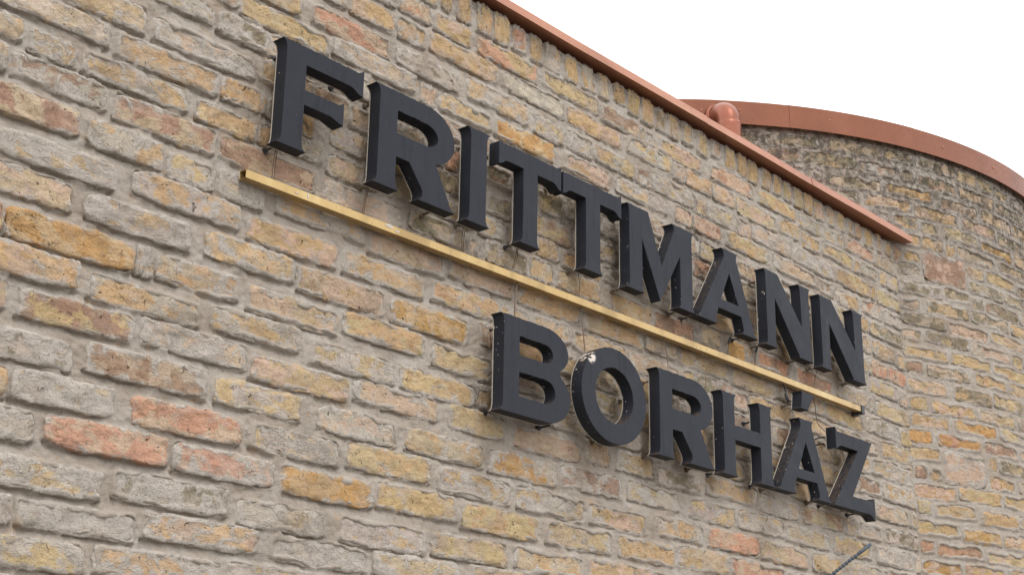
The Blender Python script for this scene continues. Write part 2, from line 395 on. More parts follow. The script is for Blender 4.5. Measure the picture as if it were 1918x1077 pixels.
# bricks read off the photograph: tile corner | left right centre-x centre-y colours wiped-mortar
# tile origin -> bricks: x1 x2 xc yc colours smear(0-9)   (x,y in 4.788x zoom of tile)
MAIN='''
0 0|-300 220 90 205 ob 3|-60 980 520 130 bs 4|600 1310 1100 110 yb 4|1040 1950 1480 565 ob 4|1380 2300 1800 450 wb 7|1750 2395 2100 250 kw 5|260 690 480 440 ob 5|740 1700 1220 730 ow 5|-20 980 540 720 nw 6|1010 1935 1500 1120 nb 3|-300 725 300 950 bn 3|1760 2305 2050 1110 yo 3|-200 90 0 370 wb 6|-300 215 -50 640 wp 7|1360 2130 1700 -60 yw 5
400 0|255 1055 650 235 yo 2|300 785 690 20 bo 3|885 1585 1230 280 rp 1|1235 1640 1430 120 ob 3|1640 1900 1770 290 op 4|1670 1965 1820 80 pr 4|1060 1810 1430 580 pb 5|1640 2200 1900 620 kw 4|1850 2010 1930 880 bp 5|400 900 520 660 ob 3|70 470 250 850 ob 3|-300 370 100 520 wb 7|860 1200 1000 -90 bw 5
800 0|455 990 720 540 ro 2|1025 1545 1285 825 yb 1|50 400 230 265 po 3|30 640 340 530 ob 2|670 1240 950 850 ws 4|350 915 630 900 yw 4|80 590 330 1000 oy 3|1265 1745 1480 1140 po 2|-100 30 -40 130 ro 3
800 215|595 1135 860 225 gy 1|960 1230 1090 140 wy 5|1250 1500 1370 270 wb 7|1490 1860 1680 420 yo 4|1215 1640 1430 500 po 3|1700 2150 1900 700 wy 5|1800 2200 1990 340 yw 4|180 290 240 400 rp 2|540 760 650 560 nk 3|80 280 180 590 bk 3|530 760 650 830 ky 4|1000 1220 1110 800 ky 3|1240 1540 1380 870 wk 5|1560 1900 1700 1010 wk 5
800 430|985 1190 1085 155 ob 1|530 960 740 250 bk 4|870 1130 1000 340 ob 4|1170 1560 1390 490 ob 3|1560 1900 1740 420 wk 6|200 770 480 430 bp 3|40 640 340 640 yo 3|820 1370 1090 665 ob 3|1410 1960 1700 905 ob 3|1650 2100 1850 720 ob 3|-100 450 180 80 kb 4|930 1290 1100 880 wo 5|470 590 530 940 pn 4
400 215|60 920 490 450 nb 1|-20 455 240 680 wb 6|565 1355 960 900 ow 4|975 1685 1330 810 pw 4|740 1355 1050 440 bp 4|1050 1370 1210 240 bw 3|1225 1500 1300 60 pb 4|800 900 850 90 ok 2|1640 1910 1770 160 wb 6|1640 2000 1800 700 ob 4|1760 2250 2000 960 bk 4|700 1000 860 260 wb 5
0 215|-60 1040 520 400 wo 6|780 1460 1120 265 ow 5|1190 2160 1650 755 ow 4|1500 1995 1750 525 yw 5|-100 650 320 640 pb 4|760 1710 1250 970 wy 6
0 430|50 1190 620 90 go 1|-75 -10 0 0 o 0|-300 710 300 310 op 3|170 1200 680 770 no 3|800 1790 1300 640 ow 4|1400 2150 1780 440 bo 5|1270 2215 1740 1020 wp 6|-300 70 -60 540 pb 4|1840 2635 2240 250 yo 4
0 645|-300 640 200 70 wk 6|770 1850 1310 235 bn 5|100 1020 560 430 wb 7|1180 2160 1680 690 rp 2|400 1500 950 860 rp 1|-300 310 50 690 wk 6|1550 2455 2000 1085 pr 4
400 430|300 1100 700 140 po 3|-30 790 380 890 ow 4|750 1530 1140 555 po 3|1160 1890 1520 420 bo 5|1380 2075 1700 215 pb 4|290 1110 700 730 py 3|1590 2285 1940 860 og 3|1160 1895 1530 935 yo 4
400 645|860 1620 1250 175 yw 5|320 1200 760 330 yp 3|1265 2020 1640 500 pb 4|1675 2340 2000 385 yo 4|10 780 390 490 yw 3|940 1640 1280 730 pw 5|1720 2430 2080 930 bo 4|320 1130 720 900 wy 6|1205 1950 1580 1010 oy 3
800 645|40 580 310 165 yo 4|190 700 440 700 yo 4|770 1380 1080 895 pb 3|1430 1640 1530 980 ob 3|1700 2100 1880 1040 ob 4|620 1100 830 450 nk 3|1500 1720 1610 330 kb 4|1520 1700 1600 520 yk 4
0 852|-200 910 400 210 wo 7|1010 2045 1530 345 wk 7|150 1210 680 590 ws 8|1290 2315 1800 700 po 5|-300 740 250 880 yw 4|840 1990 1400 1000 wo 6|-300 110 -40 480 wb 7
400 852|600 1430 1020 290 go 2|1465 2190 1830 420 ob 2|205 1000 600 565 wb 6|1130 1905 1520 730 wo 5|495 1375 940 890 ws 7|1425 2210 1800 1020 by 5|110 950 500 1120 yw 4
800 852|550 1160 850 115 gw 4|100 740 420 280 ow 5|800 1410 1110 440 ow 5|1200 1740 1470 240 wn 5|310 990 650 605 oy 2|1065 1655 1360 740 by 4|1450 1960 1700 590 po 4|40 720 390 850 yb 3|785 1400 1100 970 ob 4|1720 2225 1970 865 yo 3|1440 2030 1730 1060 po 3|380 950 650 1120 yb 4|1800 2265 2030 365 wy 5
1200 852|80 545 310 215 wk 4|590 1060 820 320 bo 4|1060 1420 1240 470 wb 5|1450 1830 1640 570 nb 3|1832 2162 1990 680 bw 4|440 855 640 510 wy 4|870 1295 1080 610 yw 4|1310 1700 1500 735 wy 5|1740 2065 1900 830 yb 3|145 560 350 670 wo 4|605 1065 840 780 pr 1|1080 1500 1290 890 pb 1|1545 1800 1670 980 ob 3|330 790 560 930 bo 4|820 1290 1050 1040 rp 2
1518 852|585 880 720 530 pb 4|660 980 820 755 wk 4|590 930 750 925 ws 6|930 1000 960 980 ws 6|425 630 530 280 wn 4|650 950 800 330 wo 4|545 930 720 140 wy 5|340 560 440 870 yo 3|320 650 480 650 wk 5|330 700 500 1060 wb 4|890 970 930 580 wb 6
1518 765|640 930 780 400 yo 4|500 800 650 180 wk 5|585 890 740 75 yb 3|140 470 320 90 oy 2|460 600 540 350 ps 4|200 310 250 420 ok 3
1518 550|460 640 550 130 rw 3|660 820 740 210 bw 5|555 690 625 665 rp 1|700 865 785 740 rp 1|530 840 680 350 ky 4|560 760 660 510 bo 4|510 790 650 855 yw 3|600 820 710 80 pw 4|230 430 330 60 ow 3|240 510 370 900 bw 4|440 520 480 250 bo 4|460 545 500 450 bw 4|850 870 860 860 bw 4
1200 580|1040 1330 1190 490 rn 2|1390 1725 1550 640 nr 1|50 480 260 130 rn 2|780 940 860 370 gy 1|540 720 640 260 bk 3|1650 2000 1780 880 oy 3|350 780 560 475 bo 3|20 340 180 320 bw 3|820 1215 1010 650 by 3|500 700 600 640 kw 4|830 970 900 880 pn 4|1270 1350 1310 370 gy 2
1200 365|315 465 390 190 pb 2|480 720 600 290 pr 2|765 1135 950 460 oy 3|590 870 740 210 yw 4|860 1220 1050 190 py 3|1190 1570 1380 680 pb 4|1050 1390 1220 95 yo 3|1420 1760 1590 310 ow 4|80 250 160 110 yb 3|1240 1450 1340 300 oy 4|1000 1350 1180 400 bw 5|1430 1610 1520 430 ow 4|1620 1900 1760 540 yo 4|1740 2100 1900 760 yo 3|1360 1730 1550 620 wy 6|250 520 380 40 yo 3|870 1050 960 740 nb 3|470 640 560 620 nr 3
1200 150|165 550 350 680 yp 2|620 1005 810 910 pr 2|130 340 240 750 yw 4|410 640 530 920 po 3|100 490 300 960 wy 5|0 120 60 560 wy 5
1518 340|310 565 440 615 rp 2|90 400 250 680 yb 3|215 525 370 890 yo 3|450 600 520 790 ow 4|600 780 690 890 yw 3|580 800 690 1040 by 3|-20 220 100 420 oy 3|640 800 720 770 bw 3
'''
SOL='''
800 0|125 215 100 b|270 400 200 o|445 580 320 o|600 735 410 y|770 885 480 r|930 1035 590 w|1060 1190 650 w|1240 1340 740 o|1390 1500 840 w|1540 1640 890 b|1680 1780 930 o|1800 1900 1040 o
1200 150|10 115 400 o|145 235 480 k|250 340 530 b|375 475 590 o|510 600 680 y|635 715 700 p|760 850 810 y|875 950 870 o|970 1050 930 o|1090 1170 980 p|1190 1260 1030 o
1518 340|40 120 350 p|150 210 400 b|230 310 450 y|330 385 490 o|400 450 510 r|485 560 600 o|600 640 640 o|670 730 670 o|750 790 740 r
'''
CYL='''
1518 852|985 1120 1050 820 rp 1|1155 1560 1360 870 rn 2|1600 1960 1780 940 yp 3|965 1350 1160 660 oy 2|1370 1720 1550 740 og 2|1745 2050 1850 790 po 3|960 1080 1020 460 yb 2|1120 1490 1300 510 ob 3|1540 1870 1700 590 ob 2|940 1315 1130 335 op 2|1345 1715 1530 375 oy 2|1745 2100 1870 440 ob 2|995 1360 1180 1010 gp 2|1390 1750 1570 1050 op 3|1080 1200 1140 170 ok 2|935 1050 1000 150 np 2|1210 1570 1390 140 pw 3 2|1620 1840 1730 270 op 2|1610 1670 1640 90 ob 2|1690 2000 1830 135 ky 4|1885 2200 1980 310 bp 3|1790 2200 1915 1070 yp 3
1518 765|905 1245 1080 120 op 3|1315 1670 1500 190 go 1|1100 1480 1290 30 op 2|1515 1830 1680 100 yp 3|885 1090 990 250 og 2|1155 1530 1340 310 gr 1|1710 2100 1850 250 wy 4|900 1165 1040 410 oy 2|1570 1870 1720 380 bn 3|1840 2200 1940 30 yb 3|1890 2200 1990 410 po 3|1870 2200 1960 150 pw 3
1518 550|875 1050 965 980 oy 3|1300 1630 1470 930 ok 2|1665 2000 1850 990 yk 3|865 1220 1040 840 yp 3|835 1010 930 650 nk 3|1055 1430 1240 720 bk 4|1500 1750 1630 800 oy 2|1800 2200 1880 880 oy 3|840 1240 1040 540 oy 3|1270 1620 1450 620 yo 3|1650 1960 1790 720 yo 3|1465 1790 1630 540 ps 1|1820 1900 1860 620 ob 3|1050 1420 1240 425 ky 3|830 990 920 370 kb 4|1255 1600 1430 360 pn 3|1635 2000 1780 440 yb 3|825 1220 1030 245 bk 4|1055 1430 1240 155 yk 3|1450 1790 1620 260 kb 4|1800 2200 1880 350 oy 3|1575 1870 1720 175 kn 3|1755 2100 1860 90 kb 4|1225 1560 1400 70 kb 5|800 980 880 90 kb 5|1880 2200 1960 270 kb 4|1910 2200 2000 560 ob 3
1518 340|700 1100 900 105 go 2|495 905 700 190 op 3|950 1310 1130 310 ob 3|1170 1490 1330 240 np 4|1340 1650 1490 150 op 2|740 960 850 350 ok 4|1370 1660 1520 430 po 2|1560 1800 1690 375 py 3|1660 1900 1780 290 kb 4|1530 1800 1660 625 gy 1|1000 1190 1100 570 bo 3|1320 1650 1490 690 bp 4|1210 1310 1260 630 ob 3|1210 1500 1350 500 yb 4|1000 1140 1070 430 by 4|1020 1390 1200 800 np 2 2|1390 1550 1470 830 by 3|1590 1830 1710 900 yo 3|1710 2000 1830 830 yk 3|1430 1730 1580 990 bk 4|1210 1430 1320 1030 kb 4|800 975 890 760 kw 4|800 1180 1000 970 kw 5|1820 2100 1900 480 bo 3|960 1310 1140 55 kn 3|1690 1900 1800 570 bk 4|1840 2100 1900 740 bo 3|540 700 630 280 kw 5|1500 1640 1570 50 ky 4|1650 1770 1710 140 yk 3|150 640 400 30 kb 4|190 430 320 120 kw 4
1200 150|1110 1600 1360 540 kb 5|1690 2180 1930 610 kb 3|1470 1940 1720 700 yk 2|1130 1420 1290 670 kn 3|1730 2160 1950 870 kb 4|1480 1650 1570 840 kw 5|860 1060 960 470 kb 5|900 1090 1000 620 kw 6
1600 250|10 230 120 -10 kb 4|240 600 420 60 ky 4|650 900 780 110 ky 4|470 900 700 200 kb 4|-20 180 80 160 kb 4
'''

# ------------------------------------------------------------------ ground
gm = NT('gravel_ground'); gP = gm.n('ShaderNodeNewGeometry').outputs['Position']
gm.set(Base_Color=gm.mix(gm.rng(gm.noise(gP, 3, 6, .6), .35, .65), srgb(128, 120, 108, .42), srgb(158, 150, 138, .42)), Roughness=.95,
       Normal=gm.bump(gm.noise(gP, 60, 4, .7), .6, .01))
g = MB(); g.add([(-600, -600, 0), (600, -600, 0), (600, 600, 0), (-600, 600, 0)], [(0, 1, 2, 3)])
tag(g.build('ground', gm.m), kind='structure')

# ------------------------------------------------------------------ brick shapes, shared by all the bricks
NVAR = 18
def brick_shape(seed, nx=31, nz=13):
    r = np.random.default_rng(seed)
    us = np.linspace(-1, 1, nx); us = np.sign(us) * (1 - (1 - np.abs(us)) ** 1.45)
    vs = np.linspace(-1, 1, nz); vs = np.sign(vs) * (1 - (1 - np.abs(vs)) ** 1.45)
    U, V = np.meshgrid(us, vs, indexing='ij')
    nseed = int(r.integers(1e6))
    n1 = fbm(U * .135 + 3, V * .033 + 3, .05, nseed, 3) - .5
    n2 = fbm(U * .135 + 9, V * .033 + 5, .02, nseed + 5, 2) - .5
    e = np.maximum(np.abs(U) ** 26, np.abs(V) ** 9)
    n5 = fbm(U * .135 + 1, V * .033 + 2, .016, nseed + 31, 4)
    y = .06 * e + .09 * n1 + .06 * n2 + .055 * sstep(.50, .54, n5) + .045 * sstep(.42, .45, fbm(U * .135 + 4, V * .033 + 1, .03, nseed + 33, 4)) - .01
    corner = (np.abs(U) ** 6) * (np.abs(V) ** 4) * r.uniform(.1, .6, 4)[(U > 0) * 2 + (V > 0) * 1]
    y = y + .16 * corner
    # ragged outline
    px = (fbm(U * .14, V * .034 + 20, .018, nseed + 9, 4) - .5) * .055 * np.abs(U) ** 8 + corner * .05 * np.sign(U)
    pz = (fbm(U * .14 + 7, V * .034, .022, nseed + 11, 4) - .5) * .21 * np.abs(V) ** 5 + corner * .22 * np.sign(V)
    X = U * .5 - px - .0 * U; Z = V * .5 - pz
    idx = np.arange(nx * nz).reshape(nx, nz)
    verts = np.stack([X, y, Z], -1).reshape(-1, 3)
    faces = np.stack([idx[:-1, :-1], idx[1:, :-1], idx[1:, 1:], idx[:-1, 1:]], -1).reshape(-1, 4)
    ring = list(idx[:, 0]) + list(idx[-1, 1:]) + list(idx[-2::-1, -1]) + list(idx[0, -2:0:-1])
    back = verts[ring].copy(); back[:, 1] = 1.0
    n0 = len(verts); m = len(ring)
    verts = np.vstack([verts, back])
    sk = np.array([[ring[(i + 1) % m], ring[i], n0 + i, n0 + (i + 1) % m] for i in range(m)])
    uv = np.clip(np.stack([verts[:, 0] + .5, verts[:, 2] + .5], -1), 0, 1)
    return verts, np.vstack([faces, sk]), uv
SHAPES = [brick_shape(100 + i) for i in range(NVAR)]
LOWSHAPES = [brick_shape(300 + i, 9, 5) for i in range(8)]
DEPTH = .05
def shape_meshes(mat, pre):
    return [mesh_np('%s_shape' % pre, v, f, mat, True, None, u) for v, f, u in SHAPES]

def jit(col, r, a=.07):
    k = 1 + r.uniform(-a, a); return [min(.75, max(.01, c * k * (1 + r.uniform(-.03, .03)))) for c in col[:3]]

# ------------------------------------------------------------------ courses of the lettered wall
CZ = [.376, .453, .525, .607, .685, .763, .843, .916, .995, 1.077, 1.157, 1.233, 1.317, 1.388, 1.459, 1.538, 1.617, 1.692, 1.763, 1.845, 1.916]
XEND = 5.035
def parse(s):
    for ln in s.strip().split('\n'):
        it = ln.split('|'); ox, oy = map(float, it[0].split())
        for b in it[1:]: yield ox, oy, b.split()
def resolve(course, gap=.011, minlen=.03):
    course.sort(key=lambda q: q['a'] + q['b'])
    out = []
    for q in course:
        if out and q['a'] < out[-1]['b'] + gap:
            if q['b'] - out[-1]['b'] < minlen * 1.4: continue
            m = (q['a'] + out[-1]['b']) / 2 if q['a'] > out[-1]['a'] + .05 else out[-1]['b'] + gap / 2
            out[-1]['b'] = m - gap / 2; q['a'] = m + gap / 2
        if q['b'] - q['a'] > minlen: out.append(q)
    return out
def fill(course, a0, a1, r, gap=.013, codes='obyowbpbyn'):
    out = []; pos = a0
    for q in course + [dict(a=a1, b=a1)]:
        room = q['a'] - pos
        while room > .055:
            L = r.choice([.255, .262, .135, .25, .265, .19])
            L = min(L + r.uniform(-.01, .01), room - gap)
            if room - gap - L < .06: L = room - gap
            if L > .30: L = L / 2 - gap / 2
            cc = codes[int(r.integers(len(codes)))] + codes[int(r.integers(len(codes)))]
            out.append(dict(a=pos + gap * .5, b=pos + gap * .5 + L, c=cc, s=int(r.integers(2, 7)), gen=True))
            pos += L + gap; room = q['a'] - pos
        if 'c' in q: out.append(q)
        pos = q['b']
    return out

CL, CR = on_wall(925, 0, -.030), on_wall(1709, 455, -.054)      # lower front edge: it stands further out towards its right end
def cop(x):
    f = (x - CL[0]) / (CR[0] - CL[0]); return -.030 - .024 * f, CL[1] + (CR[1] - CL[1]) * f
r0 = np.random.default_rng(11)
courses = {k: [] for k in range(len(CZ))}
for ox, oy, p in parse(MAIN):
    x1, x2, xc, yc = map(float, p[:4])
    px, py = ox + xc / 4.788, oy + yc / 4.788
    f = lambda x: on_wall(ox + x / 4.788, py + (ox + x / 4.788 - px) * (HV[1] - py) / (HV[0] - px))[0]
    z = on_wall(px, py)[1] - CAM_H
    k = int(np.argmin([abs(z - c) for c in CZ]))
    courses[k].append(dict(a=f(x1), b=f(x2), c=(p[4] + p[4])[:2], s=int(p[5]), dz=max(-.007, min(.007, z - CZ[k])), gen=False))
bricks = []
for k, cz in enumerate(CZ):
    cs = fill(resolve(courses[k]), .3 + .13 * (k % 2), XEND, r0)
    lo = cz - CZ[k - 1] if k else .077; hi = CZ[k + 1] - cz if k < len(CZ) - 1 else .077
    for q in cs:
        dz = q.get('dz', r0.uniform(-.004, .004))
        h = min(.5 * (lo + hi) - .0155, .065) + r0.uniform(-.004, .003)
        bricks.append(dict(x=(q['a'] + q['b']) / 2, z=CAM_H + cz + dz, w=q['b'] - q['a'], h=h, c=q['c'], s=q['s'], gen=q['gen'], sol=False))
nlow = int((CAM_H + CZ[0]) / .077)
for j in range(1, nlow):
    for q in fill([], .3 + .13 * (j % 2), XEND, r0):
        bricks.append(dict(x=(q['a'] + q['b']) / 2, z=CAM_H + CZ[0] - .077 * j, w=q['b'] - q['a'], h=.064, c=q['c'], s=q['s'], gen=True, sol=False))
# the soldier course under the coping
sol = []
for ox, oy, p in parse(SOL):
    x1, x2, yb = map(float, p[:3])
    X1, Z1 = on_wall(ox + x1 / 4.788, oy + (yb - 40) / 4.788); X2, _ = on_wall(ox + x2 / 4.788, oy + (yb - 40) / 4.788)
    zb = on_wall(ox + (x1 + x2) / 2 / 4.788, oy + yb / 4.788)[1]
    sol.append(dict(a=X1, b=X2, zb=zb, c=p[3]))
sol.sort(key=lambda q: q['a'])
first, last = sol[0]['a'], sol[-1]['b']
x = first - .083
while x > .3: sol.append(dict(a=x, b=x + .066, zb=CAM_H + 1.955, c='obypkn'[int(r0.integers(6))])); x -= .083
sol.sort(key=lambda q: q['a'])
for a, b in list(zip(sol, sol[1:])):
    g_ = b['a'] - a['b']
    if g_ > .07:
        k_ = max(1, round((g_ - .012) / .075)); st_ = (g_ - .012) / k_
        for j_ in range(k_): sol.append(dict(a=a['b'] + .012 + st_ * j_, b=a['b'] + st_ * (j_ + 1), zb=CAM_H + 1.958 + r0.uniform(-.006, .006), c='obyp'[int(r0.integers(4))]))
sol.sort(key=lambda q: q['a'])
for a, b in zip(sol, sol[1:]):
    if b['a'] < a['b'] + .01: m = (a['b'] + b['a']) / 2; a['b'] = m - .005; b['a'] = m + .005
x = last + .014
while x < XEND: sol.append(dict(a=x, b=x + .06, zb=CAM_H + 1.96, c='obp'[int(r0.integers(3))])); x += .075
for q in sol:
    if q['b'] - q['a'] < .02: continue
    zb = min(max(q['zb'], CAM_H + 1.952), CAM_H + 1.975) if q['zb'] else CAM_H + 1.96
    ZT = cop((q['a'] + q['b']) / 2)[1] - .008 + r0.uniform(-.004, .003)
    bricks.append(dict(x=(q['a'] + q['b']) / 2, z=(zb + ZT) / 2, w=q['b'] - q['a'], h=ZT - zb, c=q['c'] + 'o', s=3, gen=False, sol=True))

def project(P):
    v = RC @ np.array([P[0], -(P[2] - CAM_H), P[1] + S])
    return (v[0] / v[2] * FPX + PX, v[1] / v[2] * FPX + PY) if v[2] > .1 else (-9e3, -9e3)
def seen(P, m=40):
    x, y = project(P); return bool(-m < x < 1918 + m and -m < y < 1077 + m)
def put_bricks(lst, place, mats, meshes, parent, limit, lowname):
    """nearest bricks in view as parts, every other one joined into one part"""
    lst.sort(key=lambda q: -q['seen'] * q['w'] * q['h'] / q['dist'])
    parts = [q for q in lst if q['seen']][:limit]; rest = [q for q in lst if not q['seen']] + [q for q in lst if q['seen']][limit:]
    r = np.random.default_rng(5)
    for q in parts:
        o = link('brick', meshes[int(r.integers(NVAR))], parent)
        M = place(q, r) @ Matrix.Diagonal((q['w'], DEPTH, q['h'], 1))
        if r.random() < .5: M = M @ Matrix.Rotation(math.pi, 4, 'Y')
        o.matrix_local = M
        dk = lambda c: [a * (1 - .5 * q.get('soot', 0)) + b * .5 * q.get('soot', 0) for a, b in zip(c, (.09, .075, .055))]
        ca = dk(jit(PAL[q['c'][0]], r)); o.color = (*ca, q['s'] / 10)
        o['second_colour'] = dk(jit(PAL[q['c'][1]], r))
    V = []; Fc = []; UV = []; A = []; B = []; n = 0
    for q in rest:
        v, f, u = (SHAPES[int(r.integers(NVAR))] if q['seen'] else LOWSHAPES[int(r.integers(8))])
        M = np.array(place(q, r) @ Matrix.Diagonal((q['w'], DEPTH, q['h'], 1)))
        V.append(v @ M[:3, :3].T + M[:3, 3]); Fc.append(f + n); n += len(v); UV.append(u)
        A.append(np.tile([*jit(PAL[q['c'][0]], r), q['s'] / 10], (len(v), 1)))
        B.append(np.tile([*jit(PAL[q['c'][1]], r), r.random()], (len(v), 1)))
    me = mesh_np(lowname, np.vstack(V), np.vstack(Fc), mats, True,
                 {'first_colour': ('FLOAT_COLOR', np.vstack(A)), 'second_colour': ('FLOAT_COLOR', np.vstack(B))}, np.vstack(UV))
    o = link(lowname, me, parent); o.matrix_local = Matrix.Translation(-parent.location)
    tag(o, kind='stuff')
    return len(parts), len(rest)

wall = empty('brick_wall', (2.6, 0, 0), 'long flat wall of old yellow and salmon bricks behind the black letters', 'wall')
for q in bricks:
    q['dist'] = math.hypot(q['x'], S) ** 2; q['seen'] = seen((q['x'], 0, q['z']))
WO = Vector(wall.location)
def place_wall(q, r):
    left = max(0, min(1, (3.2 - q['x']) / 2))
    y = -r.uniform(.001, .005 + .005 * left)
    return Matrix.Translation(Vector((q['x'], y, q['z'])) - (WO if q.get('local', True) else Vector())) @ Matrix.Rotation(r.uniform(-.006, .006), 4, 'Y') @ Matrix.Rotation(r.uniform(-.03, .03), 4, 'X') @ Matrix.Rotation(r.uniform(-.012, .012), 4, 'Z')
wm = shape_meshes(M_BRICK, 'brick')
STAINS = [(1305, 455, .10, .9), (1350, 490, .08, .8), (1130, 400, .10, .7), (1150, 450, .12, .8), (1060, 420, .12, .6), (860, 350, .10, .5), (905, 745, .05, .9),
          (1120, 810, .09, .5), (1215, 880, .06, .8), (1020, 820, .08, .4), (1290, 640, .10, .6), (1480, 660, .10, .6), (1420, 880, .07, .8), (1500, 900, .06, .6),
          (600, 290, .08, .4), (880, 480, .10, .5), (1380, 700, .10, .5), (1460, 560, .08, .7), (1150, 610, .10, .3), (720, 90, .05, .3)]
SX = [(on_wall(a, b), rad, st) for a, b, rad, st in STAINS]
for q in bricks: q['soot'] = max(st * math.exp(-((q['x'] - X) ** 2 / (rad * 1.5) ** 2 + (q['z'] - Z) ** 2 / rad ** 2)) for (X, Z), rad, st in SX)
for q in bricks:
    if not q['seen']: q['local'] = True
print('wall bricks', put_bricks(bricks, place_wall, M_BRICKJ, wm, wall, 296, 'further_brickwork'))
for o in wall.children:
    if o.name.startswith('further'): o.matrix_local = Matrix.Identity(4)

# ------------------------------------------------------------------ mortar as real relief
def mortar_field(U, V, rects, zone, left_fn, seed):
    """height in metres towards the viewer, over the grid U (along), V (up)"""
    us, vs = U[:, 0], V[0, :]
    wu = (fbm(U, V, .04, seed, 5) - .5) * .020; wv = (fbm(U, V, .045, seed + 3, 5) - .5) * .016
    d = np.full(U.shape, .02, np.float32); under = np.zeros(U.shape, np.float32)
    for x1, x2, z1, z2 in rects:
        i0, i1 = np.searchsorted(us, x1 - .03), np.searchsorted(us, x2 + .03)
        j0, j1 = np.searchsorted(vs, z1 - .03), np.searchsorted(vs, z2 + .03)
        if i0 >= i1 or j0 >= j1: continue
        X = U[i0:i1, j0:j1] + wu[i0:i1, j0:j1]; Z = V[i0:i1, j0:j1] + wv[i0:i1, j0:j1]
        rr = min(.014, (z2 - z1) * .3, (x2 - x1) * .3)
        qx = np.abs(X - (x1 + x2) / 2) - (x2 - x1) / 2 + rr; qz = np.abs(Z - (z1 + z2) / 2) - (z2 - z1) / 2 + rr
        sd = np.minimum(np.maximum(qx, qz), 0) + np.hypot(np.maximum(qx, 0), np.maximum(qz, 0)) - rr
        d[i0:i1, j0:j1] = np.minimum(d[i0:i1, j0:j1], sd)
        below = z1 - Z
        ub = np.exp(-np.clip(below, 0, 1) / .010) * (below > -.004) * sstep(.006, -.006, np.abs(X - (x1 + x2) / 2) - (x2 - x1) / 2)
        under[i0:i1, j0:j1] = np.maximum(under[i0:i1, j0:j1], ub)
    n1 = fbm(U, V, .03, seed + 7, 4); n2 = fbm(U, V, .012, seed + 9, 3); n3 = fbm(U, V, .11, seed + 13, 4)
    n4 = fbm(U, V * 2.2, .022, seed + 15, 3)
    depth = left_fn(U)
    am = np.minimum(1, depth + .15)
    joint = .0008 - .0024 * depth + am * ((n1 - .5) * .007 + (n2 - .5) * .0045 + (n4 - .5) * .004)
    joint = joint - under * (.0080 * depth) * sstep(.30, .50, fbm(U, V, .07, seed + 21, 3))
    lap = .012 * sstep(.45, .68, n3) + .007 * (n1 - .30)                # how far the mortar is wiped over the brick edge
    inside = -d
    lift = sstep(-.003, .004, inside)                                    # thin over the brick edge, feathering out below its face
    h = joint + lift * (.0046 + .0035 * (n2 - .5) - joint) * .75
    h = h - .009 * sstep(lap - .002, lap + .006, inside) - .022 * sstep(lap + .004, lap + .010, inside)
    return h, d
def sheet(name, us, vs, hfun, pos, mat, parent, soot=None):
    U, V = np.meshgrid(us, vs, indexing='ij')
    h = hfun(U, V)
    P = pos(U, V, h).reshape(-1, 3)
    n, m = U.shape; idx = np.arange(n * m, dtype=np.int32).reshape(n, m)
    F = np.stack([idx[:-1, :-1], idx[1:, :-1], idx[1:, 1:], idx[:-1, 1:]], -1).reshape(-1, 4)
    s = soot(U, V) if soot is not None else np.zeros(U.shape)
    me = mesh_np(name, P - np.array(parent.location), F, mat, True, {'soot': ('FLOAT', s)})
    return link(name, me, parent)
rects = [(q['x'] - q['w'] / 2, q['x'] + q['w'] / 2, q['z'] - q['h'] / 2, q['z'] + q['h'] / 2) for q in bricks if q['x'] > .8 and q['z'] > CAM_H + .1]
us = [1.02]
while us[-1] < XEND - .002: us.append(us[-1] + .0022 * us[-1] ** .85)
us[-1] = XEND; us = np.array(us)
ZL, ZH = CAM_H + .20, CAM_H + 2.066
vs = np.linspace(ZL, ZH, 520)
def soot_wall(U, V):
    s = 0
    for (X, Z), rad, st in SX: s = np.maximum(s, st * np.exp(-((U - X) ** 2 / (rad * 1.5) ** 2 + (V - Z) ** 2 / rad ** 2)))
    top = sstep(CAM_H + 1.98, CAM_H + 2.03, V) * .6
    return np.maximum(s, top)
def h_wall(U, V):
    h, d = mortar_field(U, V, rects, None, lambda X: 1.0 + .9 * np.clip((3.0 - X) / 2, 0, 1), 40)
    zc = CL[1] + (CR[1] - CL[1]) * (U - CL[0]) / (CR[0] - CL[0])
    slot = sstep(-.016, -.009, V - zc + (fbm(U, V * 0, .05, 91, 3) - .5) * .022)   # ragged slot under the coping
    return h - slot * .03
flat = lambda U, V, h: np.stack([U, -h, V], -1)
sheet('mortar', us, vs, h_wall, flat, M_MORTAR, wall, soot_wall)
hz = lambda U, V: -.009 + 0 * U
sheet('mortar', np.linspace(.3, 1.02, 40), np.linspace(0, ZH, 80), hz, flat, M_MORTAR, wall)
sheet('mortar', np.linspace(1.02, XEND, 160), np.linspace(0, ZL, 60), hz, flat, M_MORTAR, wall)
core = MB(); core.box((.3, .045, 0), (XEND - .01, .36, ZH)); core.build('wall_core', M_MORTAR, wall)

